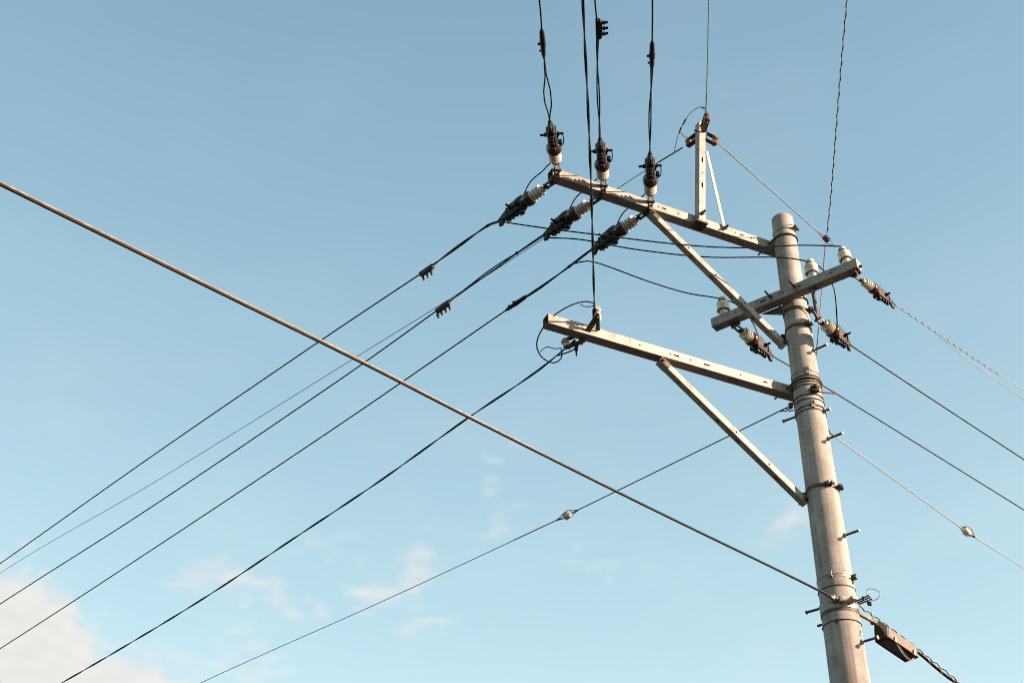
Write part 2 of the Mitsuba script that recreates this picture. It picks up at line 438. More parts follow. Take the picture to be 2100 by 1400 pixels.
band(9.935, 0.030, (150 + 180, 128), 'steel')
band(9.02, 0.034, (118,), lug=0.06)
band(8.835, 0.030, (150, 305), lug=0.05)
band(8.36, 0.014, (), 'steel')
for z in (8.305, 8.245, 8.215):
    loop_wire(z, 0.0045)
k = part(pole, 'guy_bracket', CAT([place(rbox((0.022, 0, 0), (0.045, 0.07, 0.05), 0.006), on_pole(168, 8.15)), place(rbox((0.05, 0, 0.01), (0.03, 0.02, 0.04), 0.004), on_pole(168, 8.15))]), 'black_cover')
part(k, 'bolt', place(rod((0.02, 0.0, -0.01), (0.02, 0.17, -0.01), 0.006), on_pole(168, 8.14)), 'dark_steel')
for z in (8.115, 8.07, 8.0, 7.965):
    loop_wire(z, 0.0042, tilt=0.006, phase=1.0 + z * 9)
for a, z in ((182, 8.355), (180, 8.02)):                      # strap buckles
    part(pole, 'strap_buckle', CAT([place(rbox((0.006, 0, 0), (0.016, 0.03, 0.075), 0.003), on_pole(a, z)), place(rbox((0.014, 0.012, 0.01), (0.018, 0.012, 0.035), 0.003), on_pole(a, z))]), 'steel')
band(8.02, 0.016, (), 'steel')
part(pole, 'guy_eye', place(CAT([rod((0, 0, 0), (0.06, 0, 0), 0.009), rbox((0.06, 0, 0), (0.03, 0.03, 0.05), 0.006)]), on_pole(315, 8.16)), 'dark_steel')
part(pole, 'guy_eye', place(CAT([rod((0, 0, 0), (0.05, 0, 0), 0.008), rbox((0.05, 0, 0), (0.025, 0.025, 0.03), 0.006)]), on_pole(60, 8.27)), 'dark_steel')
step_bolt(128, 7.975, 0.05)
band(7.255, 0.032, (168, 122, 290), lug=0.05)
# perforated strap
k = part(pole, 'perforated_strap', ring(6.475, 0.030, 0.003), 'steel')
dots = []
for t in range(60):
    dots.append(place(rod((0.0032, 0, 0), (0.0046, 0, 0), 0.0058, 8), on_pole(t * 6, 6.478)))
part(k, 'strap_holes', CAT(dots), 'dark_steel')
labels[k + '__strap_holes'] = {'kind': 'stuff', 'label': 'row of dark round holes along the strap'}
for a in (126, 203):
    part(k, 'hook', place(CAT([rbox((0.02, 0, -0.005), (0.04, 0.02, 0.045), 0.004), rod((0.03, -0.03, -0.01), (0.03, 0.03, -0.01), 0.007)]), on_pole(a, 6.475)), 'dark_steel' if a < 200 else 'steel')
loop_wire(6.385, 0.0035)
# communication cable band
k = band(6.235, 0.060, (), 'steel', t=0.007)
part(k, 'cable_bracket', CAT([place(rbox((0.045, 0, 0), (0.09, 0.05, 0.03), 0.005), on_pole(160, 6.245)), place(rbox((0.03, 0, 0), (0.05, 0.04, 0.05), 0.008), on_pole(185, 6.25)),
                              place(rbox((0.03, 0, 0.01), (0.05, 0.03, 0.05), 0.008), on_pole(204, 6.255)), place(rod((0.02, 0.03, 0.01), (0.05, -0.09, -0.02), 0.007), on_pole(196, 6.25)),
                              place(rod((0.02, 0.02, 0.02), (0.04, -0.07, 0.0), 0.006), on_pole(175, 6.25))]), 'steel')
part(k, 'hook', CAT([place(rod((0.0, s, 0), (0.11, s * 1.2, 0.025), 0.006), on_pole(118, 6.27)) for s in (-0.03, 0.0, 0.03)] +
     [place(rbox((0.06 + 0.02 * i, s, 0.012 - 0.02 * i), (0.02, 0.018, 0.03), 0.004), on_pole(118, 6.27)) for i, s in enumerate((-0.03, 0.03, 0.0))]), 'dark_steel')
part(k, 'lower_band', ring(6.19, 0.018, 0.005), 'dark_steel')
part(k, 'bolt', place(rod((0, 0, 0), (0.055, 0, 0), 0.010), on_pole(308, 6.17)), 'dark_steel')
loop_wire(6.105, 0.004)
for a, z in ((206, 6.09), (126, 6.43)):
    part(pole, 'socket', place(lathe([(-0.02, 0), (-0.02, 0.013), (0.006, 0.015), (0.006, 0.006), (-0.01, 0.005), (-0.01, 0)], 14), on_pole(a, z)), 'dark_steel')

# ------------------------------------------------------------------ crossarms
A, N = az(244), az(154)
SA, SN = az(127), az(217)


def P(s, w, z):
    return POLE + s * A + w * N + Z * z


def Q(s, w, z):
    return POLE + s * SA + w * SN + Z * z


def u_bolt(parent, c, out, side, r, back, gap):
    """A threaded U round the shaft: bow on the far side of the beam, legs through it, with nuts; OUT points from the pole to the beam."""
    t = np.linspace(-math.pi / 2, math.pi / 2, 25)
    bow = [c + side * r * math.sin(u) - out * r * math.cos(u) for u in t]
    pts = [bow[0] + out * back] + bow + [bow[-1] + out * back]
    k = part(parent, 'u_bolt', sweep(np.array(pts), 0.008, 10), 'dark_steel')
    for e in (bow[0], bow[-1]):
        M = frame(e + out * gap, out)
        part(k, 'washer', place(rbox((0.004, 0, 0), (0.007, 0.055, 0.055), 0.002), M), 'steel')
        part(k, 'nut', place(hexnut((0.009, 0, 0), (0.024, 0, 0), 0.016), M), 'dark_steel')


def brace(parent, p0, p1, w=0.062, holes=()):
    """Square brace from the pole (p0) to the underside of the arm (p1)."""
    x = unit(p1 - p0)
    up = unit(Z - x * (Z @ x))
    M = frame(p0, x, up)
    L = np.linalg.norm(p1 - p0)
    k = part(parent, 'brace', place(square_tube(L, w, w, 0.004, holes), M), 'steel')
    part(k, 'bolt', CAT([place(rod((L - 0.02, -0.05, 0), (L - 0.02, 0.055, 0), 0.008), M), place(hexnut((L - 0.02, 0.034, 0), (L - 0.02, 0.048, 0), 0.016), M),
                         place(rod((0.03, -0.06, 0), (0.03, 0.06, 0), 0.008), M), place(hexnut((0.03, 0.034, 0), (0.03, 0.05, 0), 0.016), M)]), 'dark_steel')
    part(k, 'gusset', CAT([place(rbox((L - 0.045, s * 0.034, 0.0), (0.10, 0.005, 0.05), 0.002), M) for s in (-1, 1)]), 'dark_steel')
    return k


def beam_holes(dists, side):
    return [(d, side, ln) for d, ln in dists]


AH = 0.095
up_arm = thing('crossarm', 'long upper galvanised steel crossarm with six dead-end insulators and diagonal brace', 'crossarm', 'steel crossarms on the pole')
L = 2.42
o = P(-0.12, -0.145, 9.845)
fh = [(s + 0.12, 0) for s in (1.995, 1.53, 1.266, 1.061, 0.47, 0.30)] + [(1.205 + 0.12, 0.05), (0.40 + 0.12, 0.05)]
part(up_arm, 'beam', place(square_tube(L, AH, AH, 0.005, [(d, 'y+', ln) for d, ln in fh] + [(d, 'z-', 0) for d in (0.7, 1.1, 1.5, 1.95)]), frame(o, A)), 'steel')
brace(up_arm, P(0.107, -0.075, 8.69), P(1.335, -0.13, 9.765), holes=[(0.36, 'z-', 0.05), (0.62, 'z-', 0), (0.86, 'z-', 0.05), (1.12, 'z-', 0), (0.20, 'z-', 0), (1.32, 'z-', 0), (0.5, 'y+', 0), (0.85, 'y+', 0), (1.18, 'y+', 0)])
u_bolt(up_arm, POLE + Z * 9.845, -N, A, rad(9.84) + 0.009, 0.27, 0.205)

low_arm = thing('crossarm', 'long lower galvanised steel crossarm with braided cable tied near its free end', 'crossarm', 'steel crossarms on the pole')
o = P(-0.12, -0.152, 8.275)
L = 2.485
fh = [(s + 0.12, 0) for s in (1.542, 1.259, 1.065, 0.583)] + [(1.2 + 0.12, 0.055), (0.911 + 0.12, 0.06), (0.34 + 0.12, 0.05)]
part(low_arm, 'beam', place(square_tube(L, AH, AH, 0.005, [(d, 'y+', ln) for d, ln in fh] + [(d, 'z-', 0) for d in (0.8, 1.3, 1.8)]), frame(o, A)), 'steel')
brace(low_arm, P(0.112, -0.078, 7.165), P(1.35, -0.13, 8.195), holes=[(0.30, 'z-', 0.055), (0.50, 'z-', 0), (0.72, 'z-', 0.055), (0.95, 'z-', 0.055), (1.15, 'z-', 0), (1.38, 'z-', 0), (0.42, 'y+', 0), (0.78, 'y+', 0)])
u_bolt(low_arm, POLE + Z * 8.275, -N, A, rad(8.27) + 0.009, 0.28, 0.215)

short_arm = thing('crossarm', 'short square steel crossarm in shade across the front of the pole', 'crossarm', 'steel crossarms on the pole')
rp = rad(9.13)
wc = rp + 0.004 + AH / 2
L = 1.40
o = Q(-0.715, wc, 9.132)
part(short_arm, 'beam', place(square_tube(L, AH, AH, 0.005, [(s + 0.715, 'y-', ln) for s, ln in ((-0.468, 0), (0.45, 0), (-0.006, 0), (0.14, 0.06), (-0.20, 0.06), (-0.33, 0))]), frame(o, SA)), 'steel')
part(short_arm, 'end_plate', place(rbox((1.4, 0, 0), (0.008, AH * 0.96, AH * 0.96), 0.003), frame(o, SA)), 'steel')
part(short_arm, 'end_bolt', place(CAT([rod((1.40, 0, -0.02), (1.43, 0, -0.02), 0.012), rbox((1.34, 0, -0.06), (0.07, 0.05, 0.03), 0.004)]), frame(o, SA)), 'dark_steel')
u_bolt(short_arm, POLE + Z * 9.132, SN, SA, rp + 0.010, wc + 0.16, wc + AH / 2)
tri = m3.CrossSection([[(0.0, 0.0), (0.20, -0.10), (0.20, 0.0)]]).extrude(0.008)
Mp = frame(Q(-0.27, rp - 0.005, 9.082), SA)
part(short_arm, 'gusset', place(mesh3(tri.transform(np.array([[1, 0, 0, 0], [0, 0, -1, 0], [0, 1, 0, 0]], float))), Mp), 'dark_steel')
part(short_arm, 'hanger_bar', CAT([rod(Q(0.255, wc + 0.01, 9.088), Q(0.255, wc + 0.01, 8.755), 0.017, 10), place(rbox((0, 0, 0), (0.06, 0.05, 0.012), 0.003), frame(Q(0.255, wc + 0.01, 9.079), SA))]), 'dark_steel')
part(short_arm, 'hanger_bar', rod(Q(0.255, wc + 0.01, 8.765), Q(0.255, wc + 0.07, 8.80), 0.012, 8), 'dark_steel')

# ------------------------------------------------------------------ riser post on the upper arm, for the earth wire
post = thing('mounting_post', 'slotted steel post standing on the upper crossarm', 'mounting post')
p0, p1 = P(0.868, -0.058, 9.775), P(0.752, -0.058, 11.02)
x = unit(p1 - p0)
M = frame(p0, x, A)                                           # z of the frame = towards the arm's free end
L = np.linalg.norm(p1 - p0)
SIDE = 'y-' if np.dot(M[:3, 1], N) < 0 else 'y+'
part(post, 'upright', place(square_tube(L, 0.072, 0.072, 0.0045, [(0.76, SIDE, 0.065), (0.59, SIDE, 0), (0.44, SIDE, 0.065), (0.9, 'z+', 0), (0.5, 'z+', 0)]), M), 'steel')
part(post, 'strut', CAT([place(rbox((0, 0, 0), (np.linalg.norm(P(0.742, -0.02, 10.66) - P(0.59, -0.085, 9.83)), 0.006, 0.032), 0.002),
                               frame((P(0.742, -0.018, 10.66) + P(0.59, -0.085, 9.83)) / 2, P(0.742, -0.018, 10.66) - P(0.59, -0.085, 9.83), A))]), 'steel')
for c in (P(0.585, -0.078, 9.842), P(0.862, -0.012, 9.86)):
    part(post, 'bolt', CAT([place(rod((-0.03, 0, 0), (0.05, 0, 0), 0.009), frame(c, N)), place(hexnut((0.0, 0, 0), (0.016, 0, 0), 0.019), frame(c, N))]), 'dark_steel')
part(post, 'foot_plate', place(rbox((0, 0, 0), (0.12, 0.12, 0.02), 0.004), frame(P(0.868, -0.075, 9.765), A)), 'dark_steel')

# ------------------------------------------------------------------ insulators
def dead_end_parts():
    """Ply dicts of one dead-end string, built along +x from its pin; shared by all nine."""
    d = {}
    strap = CAT([rbox((0.055, s * 0.021, 0), (0.15, 0.006, 0.030), 0.002) for s in (-1, 1)] + [rod((0.12, -0.034, 0), (0.12, 0.034, 0), 0.008), rod((-0.005, -0.036, 0), (-0.005, 0.036, 0), 0.009),
                 hexnut((-0.005, 0.024, 0), (-0.005, 0.036, 0), 0.015), rbox((0.132, 0, 0), (0.06, 0.024, 0.030), 0.006)])
    d['shackle'] = (mikit.ply(strap, 'dark_steel', smooth=35), None)
    pr = [(0.145, 0), (0.145, 0.026), (0.155, 0.032), (0.172, 0.034)]
    for i in range(4):
        x0 = 0.176 + i * 0.040
        pr += [(x0, 0.034), (x0 + 0.004, 0.046), (x0 + 0.010, 0.054), (x0 + 0.017, 0.054), (x0 + 0.023, 0.047), (x0 + 0.027, 0.036), (x0 + 0.036, 0.033)]
    pr += [(0.345, 0.036), (0.36, 0.03), (0.36, 0)]
    d['porcelain_body'] = (mikit.ply(lathe(pr, 32), 'porcelain', smooth=45), None)
    bell = lathe([(0.332, 0.0), (0.334, 0.040), (0.326, 0.058), (0.334, 0.064), (0.365, 0.067), (0.40, 0.062), (0.43, 0.050), (0.445, 0.040), (0.445, 0)], 32)
    d['bell'] = (mikit.ply(bell, 'brown_glaze', smooth=45), None)
    S = m3.Manifold.sphere
    h = lambda pts: mesh3(m3.Manifold.batch_hull([S(r, 14).translate(p) for p, r in pts]))
    body = [h([((0.44, s * 0.026, z), 0.014) for s in (-1, 1) for z in (-0.036, 0.058)] + [((0.50, s * 0.022, 0.074), 0.010) for s in (-1, 1)] + [((0.62, s * 0.024, z), 0.014) for s in (-1, 1) for z in (-0.036, 0.040)] + [((0.825, 0, -0.004), 0.012)]),
            h([((0.45, s * 0.016, -0.052), 0.020) for s in (-1, 1)] + [((0.70, s * 0.014, -0.046), 0.018) for s in (-1, 1)]),
            h([((0.73, 0, -0.03), 0.014), ((0.765, 0, -0.070), 0.014), ((0.80, 0, -0.066), 0.012), ((0.80, 0, -0.02), 0.010)])]
    for x0, ln in ((0.475, 0.034), (0.55, 0.026), (0.605, 0.022), (0.655, 0.022)):
        body.append(rbox((x0, 0, -0.072), (ln, 0.036, 0.040), 0.006))
    body.append(rbox((0.478, 0.0, -0.094), (0.05, 0.05, 0.03), 0.010))
    d['clamp_cover'] = (mikit.ply(CAT(body), 'black_cover', smooth=40), None)
    pins = CAT([rod((0.592, -0.098, 0.004), (0.592, 0.098, 0.004), 0.0115, 14), rod((0.592, -0.062, 0.004), (0.592, 0.062, 0.004), 0.021, 14), rbox((0.49, 0.062, -0.02), (0.045, 0.034, 0.045), 0.008)])
    d['tie_pin'] = (mikit.ply(pins, 'black_cover', smooth=40), None)
    d['hinge_clip'] = (mikit.ply(rbox((0.56, 0.046, 0.014), (0.06, 0.012, 0.055), 0.004), 'dark_steel', smooth=35), None)
    d['cover_band'] = (mikit.ply(rbox((0.66, 0, 0.002), (0.014, 0.088, 0.088), 0.006), 'dark_steel', smooth=35), None)
    lead = wire([(0.59, LEAD * 0.085, 0.0), (0.55, LEAD * 0.092, -0.004), (0.48, LEAD * 0.090, -0.008), (0.42, LEAD * 0.078, -0.006), (0.40, LEAD * 0.060, 0)], 0.0045, 0.02, 6)
    d['tie_lead'] = (mikit.ply(lead, 'black_cover', smooth=True), None)
    return d


LEAD = 1                                                     # the tie lead runs on the side away from the arm's free end
DEAD = dead_end_parts()


STRINGS = {}


def dead_end(label, o, x, group, bracket=None, roll=0.0, lead=False, slim=1.0):
    k = thing('dead_end_insulator', label, 'insulator', group)
    M = frame(o, x)
    c, s = math.cos(roll), math.sin(roll)
    R = np.eye(4)
    R[1:3, 1:3] = [[c, -s], [s, c]]
    K = np.diag([np.linalg.norm(x) / 0.835, slim, slim, 1])               # the strings differ in length
    for n, (ply, _) in DEAD.items():
        if lead or n != 'tie_lead':
            part(k, n, ply, tw=M @ R @ K)
    if bracket is not None:
        part(k, 'arm_bracket', bracket, 'dark_steel')
    STRINGS[k] = M @ R @ K
    return k


G1, G2, G3 = 'dead-end insulators of the overhead conductors', 'dead-end insulators of the left conductors', 'dead-end insulators of the right conductors'
where = ('at the free end of the upper crossarm', 'in the middle of the upper crossarm', 'nearest the pole on the upper crossarm')
OV_END = [W['over0'][0], W['over1'][0], W['over2'][0]]
LF_END = [W['left0'][0], W['left1'][0], W['left2'][0]]
RT_END = [W['right0'][0], W['right1'][0], W['right2'][0]]
for i, s in enumerate((2.262, 1.812, 1.345)):
    front = P(s, -0.092, 9.865)
    e = np.array(OV_END[i])
    br = CAT([place(rbox((0, 0.006, 0.01), (0.045, 0.008, 0.165), 0.003), frame(P(s, -0.0975, 9.845), A)), place(rbox((0, 0, 0), (0.045, 0.12, 0.008), 0.003), frame(P(s, -0.145, 9.792), A)),
              place(rod((0, -0.01, -0.03), (0, 0.035, -0.03), 0.009), frame(P(s, -0.0975, 9.845), A)), place(hexnut((0, 0, 0), (0, 0, -0.035), 0.014), frame(P(s, -0.115, 9.79), A)),
              place(rbox((0, -0.05, 0.0), (0.04, 0.008, 0.10), 0.003), frame(P(s, -0.1475, 9.845), A))])
    dead_end(('white and brown insulator with upright black clamp ', '')[0] + where[i], front, e - front, G1, br, lead=True)
for i, s in enumerate((2.235, 1.785, 1.318)):
    back = P(s, -0.20, 9.845)
    dead_end('ribbed white insulator with dark clamp pulling left ' + where[i], back, np.array(LF_END[i]) - back, G2,
             CAT([place(rbox((0, 0.0, 0), (0.04, 0.006, 0.08), 0.002), frame(P(s, -0.1965, 9.845), A)), place(rbox((0, -0.02, 0), (0.012, 0.05, 0.03), 0.003), frame(P(s, -0.20, 9.845), A))]))
rt = [(Q(-0.52, wc - 0.02, 9.045), 'ribbed cream insulator with black clamp under the left end of the short crossarm'),
      (Q(0.255, wc - 0.01, 8.765), 'ribbed cream insulator with black clamp hung on the vertical bar right of the pole'),
      (Q(0.635, wc - 0.02, 9.055), 'slim cream insulator with black clamp under the right end of the short crossarm')]
RT_KEY = []
for i, (o, lab) in enumerate(rt):
    br = None if i == 1 else place(CAT([rbox((0, 0, 0.024), (0.09, 0.06, 0.008), 0.002), rbox((0, 0, 0.01), (0.03, 0.012, 0.045), 0.003)]), frame(o, SA))
    RT_KEY.append(dead_end(lab, o, np.array(RT_END[i]) - o, G3, br, slim=(1.0, 1.0, 0.72)[i]))


def pin_insulator(o, label, scale=1.0, tilt=0.0):
    k = thing('pin_insulator', label, 'insulator', 'pin insulators on the short crossarm')
    M = trimesh.transformations.translation_matrix(o) @ trimesh.transformations.rotation_matrix(tilt, SN) @ np.diag([scale, scale, scale, 1])
    part(k, 'pin', place(vlathe([(0, -0.002), (0.034, -0.002), (0.034, 0.006), (0.020, 0.010), (0.020, 0.04), (0, 0.04)], 20), M), 'dark_steel')
    part(k, 'porcelain_base', place(vlathe([(0, 0.004), (0.038, 0.006), (0.040, 0.045), (0.036, 0.062), (0, 0.064)]), M), 'porcelain', smooth=45)
    part(k, 'skirt', place(vlathe([(0.036, 0.072), (0.050, 0.058), (0.060, 0.060), (0.062, 0.072), (0.056, 0.088), (0.040, 0.092), (0.036, 0.08), (0.036, 0.072)]), M), 'porcelain', smooth=45)
    part(k, 'porcelain_head', place(vlathe([(0, 0.088), (0.048, 0.090), (0.056, 0.110), (0.060, 0.122), (0.058, 0.142), (0.048, 0.152), (0.036, 0.156), (0.031, 0.168), (0.034, 0.180), (0.037, 0.192), (0.030, 0.208), (0.014, 0.214), (0, 0.215)]), M), 'porcelain', smooth=45)
    part(k, 'tie', place(CAT([rod((-0.036, 0.036, 0.168), (-0.036, -0.036, 0.168), 0.006, 8), trimesh.creation.torus(0.034, 0.005).apply_translation((0, 0, 0.168))]), M), 'wire_black')
    return k


zt = 9.132 + AH / 2
pin_insulator(Q(-0.604, wc, zt), 'white pin insulator on the left end of the short crossarm')
pin_insulator(Q(0.266, wc, zt), 'white pin insulator on the short crossarm just right of the pole')
pin_insulator(Q(0.59, wc, zt), 'slightly leaning white pin insulator on the right end of the short crossarm', 0.94, 0.13)


def clevis(label, o, x, L, group, roll=0.0, steel='wire_brown', glaze='tan_glaze', dia=0.026, width=0.05):
    """Dead-end clevis: a steel strap bent into a U that holds a porcelain spool between its ends."""
    k = thing('spool_insulator', label, 'insulator', group)
    M = frame(o, x)
    c, s = math.cos(roll), math.sin(roll)
    R = np.eye(4)
    R[1:3, 1:3] = [[c, -s], [s, c]]
    M = M @ R
    h = 0.036
    U = [rbox((L / 2, 0, sg * h), (L, width, 0.006), 0.002) for sg in (-1, 1)] + [rbox((0.003, 0, 0), (0.006, width, 2 * h), 0.002)]
    part(k, 'strap', place(CAT(U), M), steel)
    part(k, 'pin', place(CAT([rod((L - 0.025, 0, -h - 0.025), (L - 0.025, 0, h + 0.02), 0.008), hexnut((L - 0.025, 0, h + 0.004), (L - 0.025, 0, h + 0.016), 0.014)]), M), 'dark_steel')
    sp = vlathe([(0, -0.032), (dia, -0.032), (dia + 0.006, -0.024), (dia + 0.002, -0.012), (dia - 0.008, 0), (dia + 0.002, 0.012), (dia + 0.006, 0.024), (dia, 0.032), (0, 0.032)])
    part(k, 'porcelain_spool', place(place(sp, trimesh.transformations.translation_matrix((L - 0.02, 0, 0))), M), glaze, smooth=45)
    part(k, 'mounting_bolt', place(CAT([rod((-0.11, 0, 0), (0.012, 0, 0), 0.009), hexnut((0.006, 0, 0), (0.018, 0, 0), 0.016)]), M), 'dark_steel')
    return k


GS = 'spool insulators at the top of the mounting post'
c1 = P(0.75, -0.02, 10.94)
clevis('brown clevis spool pointing up from the top of the mounting post', c1 + N * 0.0, np.array(W['thin'][0]) - c1, 0.20, GS)
c2 = P(0.715, -0.058, 10.90)
clevis('brown clevis spool pointing right from the mounting post', c2, -A + N * 0.05 - Z * 0.28, 0.13, GS, roll=0.2)
c3 = P(0.77, -0.094, 10.90)
clevis('brown clevis spool pointing left from the mounting post', c3, np.array(W['thinl'][0]) - c3, 0.13, GS)
GL = 'spool insulators near the free end of the lower crossarm'
c4 = P(1.925, -0.100, 8.325)
e4 = clevis('ribbed white spool rising in front of the lower crossarm', c4, az(184.2) + Z * 0.12, 0.19, GL, steel='dark_steel', glaze='porcelain', dia=0.017, width=0.030)
c5 = P(2.0, -0.205, 8.275)
e5 = clevis('small spool with dark strap behind the lower crossarm', c5, np.array(W['twl'][0]) - c5, 0.17, GL, steel='dark_steel', glaze='porcelain', dia=0.030, width=0.050)
part(e5, 'hanging_bolt', place(lathe([(0, 0.016), (0.04, 0.014), (0.045, 0.008), (0.09, 0.006), (0.09, 0)], 14), frame(P(2.0, -0.33, 8.26), -Z, A)), 'dark_steel')
part(e4, 'ribbed_sleeve', place(lathe([(0.05, 0), (0.05, 0.02)] + [q for i in range(4) for q in ((0.055 + i * 0.034, 0.015), (0.062 + i * 0.034, 0.022), (0.074 + i * 0.034, 0.022), (0.081 + i * 0.034, 0.015))] + [(0.20, 0.02), (0.20, 0)], 24),
                                frame(c4 + Z * 0.03 + SA * 0.008, az(184.2) + Z * 0.05)), 'porcelain', smooth=45)
part(e4, 'wire_clamp', place(CAT([rbox((0, 0, 0), (0.09, 0.034, 0.036), 0.006), rod((0.02, 0, 0), (0.02, 0.05, 0), 0.008)]), frame(np.array(W['tw'][0]) - az(184.2) * 0.02, az(184.2))), 'black_cover')
part(e4, 'strap_bar', place(rbox((0, 0, 0), (float(np.linalg.norm(P(2.03, -0.22, 8.205) - c4 - az(184.2) * 0.15)), 0.045, 0.020), 0.004), frame((P(2.03, -0.22, 8.205) + c4 + az(184.2) * 0.15) / 2, c4 + az(184.2) * 0.15 - P(2.03, -0.22, 8.205))), 'dark_steel')


def guy_egg(label, o, x, m='porcelain', scale=1.0):
    k = thing('guy_insulator', label, 'insulator', 'egg-shaped insulators in the guy wires')
    M = frame(o, x) @ np.diag([scale, scale, scale, 1])
    egg = lathe([(-0.048 , 0), (-0.046, 0.014), (-0.036, 0.029), (-0.016, 0.038), (-0.006, 0.034), (0.006, 0.034), (0.016, 0.038), (0.036, 0.029), (0.046, 0.014), (0.048, 0)], 26)
    part(k, 'porcelain_egg', place(egg, M), m, smooth=50)
    lp = [(-0.15, 0, 0), (-0.09, 0.016, 0), (-0.03, 0.040, 0), (0.006, 0.041, 0.004), (0.03, 0.030, 0.03), (0.034, 0, 0.036), (0.03, -0.030, 0.03), (0.006, -0.041, 0.004), (-0.03, -0.040, 0), (-0.09, -0.016, 0), (-0.15, 0, 0)]
    lq = [(-a, c, b) for a, b, c in lp]
    for q in (lp, lq):
        part(k, 'loop', place(wire(q, 0.004, 0.02, 6), M), 'wire_brown')
    return k


guy_egg('egg insulator in the guy wire left of the pole', W['guyl'][1], np.array(W['guyl'][0]) - W['guyl'][2])
guy_egg('egg insulator in the pale guy wire right of the pole', W['guyr'][1], np.array(W['guyr'][0]) - W['guyr'][2])
guy_egg('brown egg insulator joining three wires right of the pole top', W['guyp'][1], np.array(W['guyp'][0]) - W['guyp'][1], 'brown_glaze', 0.75)

# ------------------------------------------------------------------ conductors and wires
def line(name, label, cat, group=None):
    return thing(name, label, cat, group)


def bolt_clamp(parent, c, x, side, n=3):
    """Parallel-groove clamp: ribbed body with bolts to one side."""
    M = frame(c, x, side)
    k = part(parent, 'clamp', place(CAT([rbox((0, 0, 0.004), (0.19, 0.036, 0.042), 0.008), rbox((0, 0, 0.024), (0.16, 0.03, 0.02), 0.006)]), M), 'black_cover')
    for i in range(n):
        x0 = (i - (n - 1) / 2) * 0.055
        part(k, 'bolt', place(CAT([rod((x0, 0, 0.02), (x0 + 0.008, 0, 0.078), 0.0105, 10), rod((x0 + 0.004, 0, 0.04), (x0 + 0.006, 0, 0.054), 0.017, 6)]), M), 'black_cover')


def sleeve(parent, c, x):
    M = frame(c, x)
    k = part(parent, 'clamp', place(lathe([(-0.16, 0.006), (-0.12, 0.019), (-0.03, 0.022), (-0.02, 0.024), (0.02, 0.024), (0.03, 0.020), (0.10, 0.018), (0.15, 0.008)], 16), M), 'black_cover')
    part(k, 'bolt', place(CAT([rod((0.0, 0, 0), (0.0, 0.04, 0), 0.010), rod((0.07, 0, 0), (0.07, 0.032, 0), 0.008)]), M), 'black_cover')


GO, GF, GR = 'conductors coming in overhead', 'conductors running to the left', 'conductors running to the right'
ol = ('overhead black conductor ending at the free end of the upper crossarm', 'overhead black conductor ending in the middle of the upper crossarm', 'overhead black conductor ending nearest the pole on the upper crossarm')
for i in range(3):
    p = W[f'over{i}']
    k = line('power_line', ol[i], 'power line', GO)
    part(k, 'conductor', wire(extend(p[3:], far=24), 0.0065), 'wire_black', smooth=True)
    tail = [np.array(p[0])] + [np.array(q) for q in p[1:4]]
    for q in strands(tail, ([0.003, 0.030, 0.026, 0.007, 0.007, 0.006], [0.003, 0.012, 0.009, 0.007, 0.007, 0.006], [0.003, 0.008, 0.008, 0.007, 0.008, 0.006])[i], (1.5, 1.25, 1.3)[i], (1.9, 0.6, 1.2)[i], 0.02):
        part(k, 'tail', sweep(q, 0.006), 'wire_black', smooth=True)
    c, x = np.array(p[3]), np.array(p[4]) - p[2]
    if i == 1:
        bolt_clamp(k, c, x, np.cross(unit(x), Z) * -1)
    else:
        sleeve(k, c, -x)
ll = ('black conductor running left from the free end of the upper crossarm', 'black conductor running left from the middle of the upper crossarm', 'black conductor running left from the insulator nearest the pole')
for i in range(3):
    p = W[f'left{i}']
    k = line('power_line', ll[i], 'power line', GF)
    part(k, 'conductor', wire(extend(p[3:], far=28), 0.0068), 'wire_black', smooth=True)
    for q in strands(p[:4], ([0.004, 0.007, 0.007, 0.006], [0.004, 0.012, 0.007, 0.006], [0.004, 0.006, 0.006, 0.005])[i], (1.0, 1.7, 1.2)[i], (0.5, 1.1, 0.2)[i], 0.02):
        part(k, 'tail', sweep(q, 0.0068), 'wire_black', smooth=True)
    c, x = np.array(p[3]), np.array(p[4]) - p[2]
    if i < 2:
        bolt_clamp(k, c, x, -Z + 0.35 * np.cross(unit(x), Z), (3, 4)[i])
    else:
        sleeve(k, c, x)
    part(k, 'knob', place(lathe([(-0.02, 0.007), (-0.012, 0.014), (0.012, 0.014), (0.02, 0.007)], 12), frame(p[1], np.array(p[2]) - p[0])), 'black_cover')
rl = ('dark conductor running right from the left end of the short crossarm', 'dark conductor running right from the insulator on the vertical bar', 'pale twisted conductor running right from the right end of the short crossarm')
for i in range(3):
    p = W[f'right{i}']
    k = line('power_line', rl[i], 'power line', GR)
    if i < 2:
        part(k, 'conductor', wire(extend(p, far=28), 0.0068), 'wire_black', smooth=True)
    else:
        q = extend(p, far=28)
        part(k, 'conductor', wire(q, 0.0030), 'wire_bare', smooth=True)
        part(k, 'lashing', sweep(strands(p[:3], 0.0042, 0.10, 0, 0.01, 1)[0], 0.0028, 6), 'wire_black', smooth=True)
        part(k, 'joined_wire', wire(extend(W['right2b'], far=28), 0.0032), 'wire_bare', smooth=True)

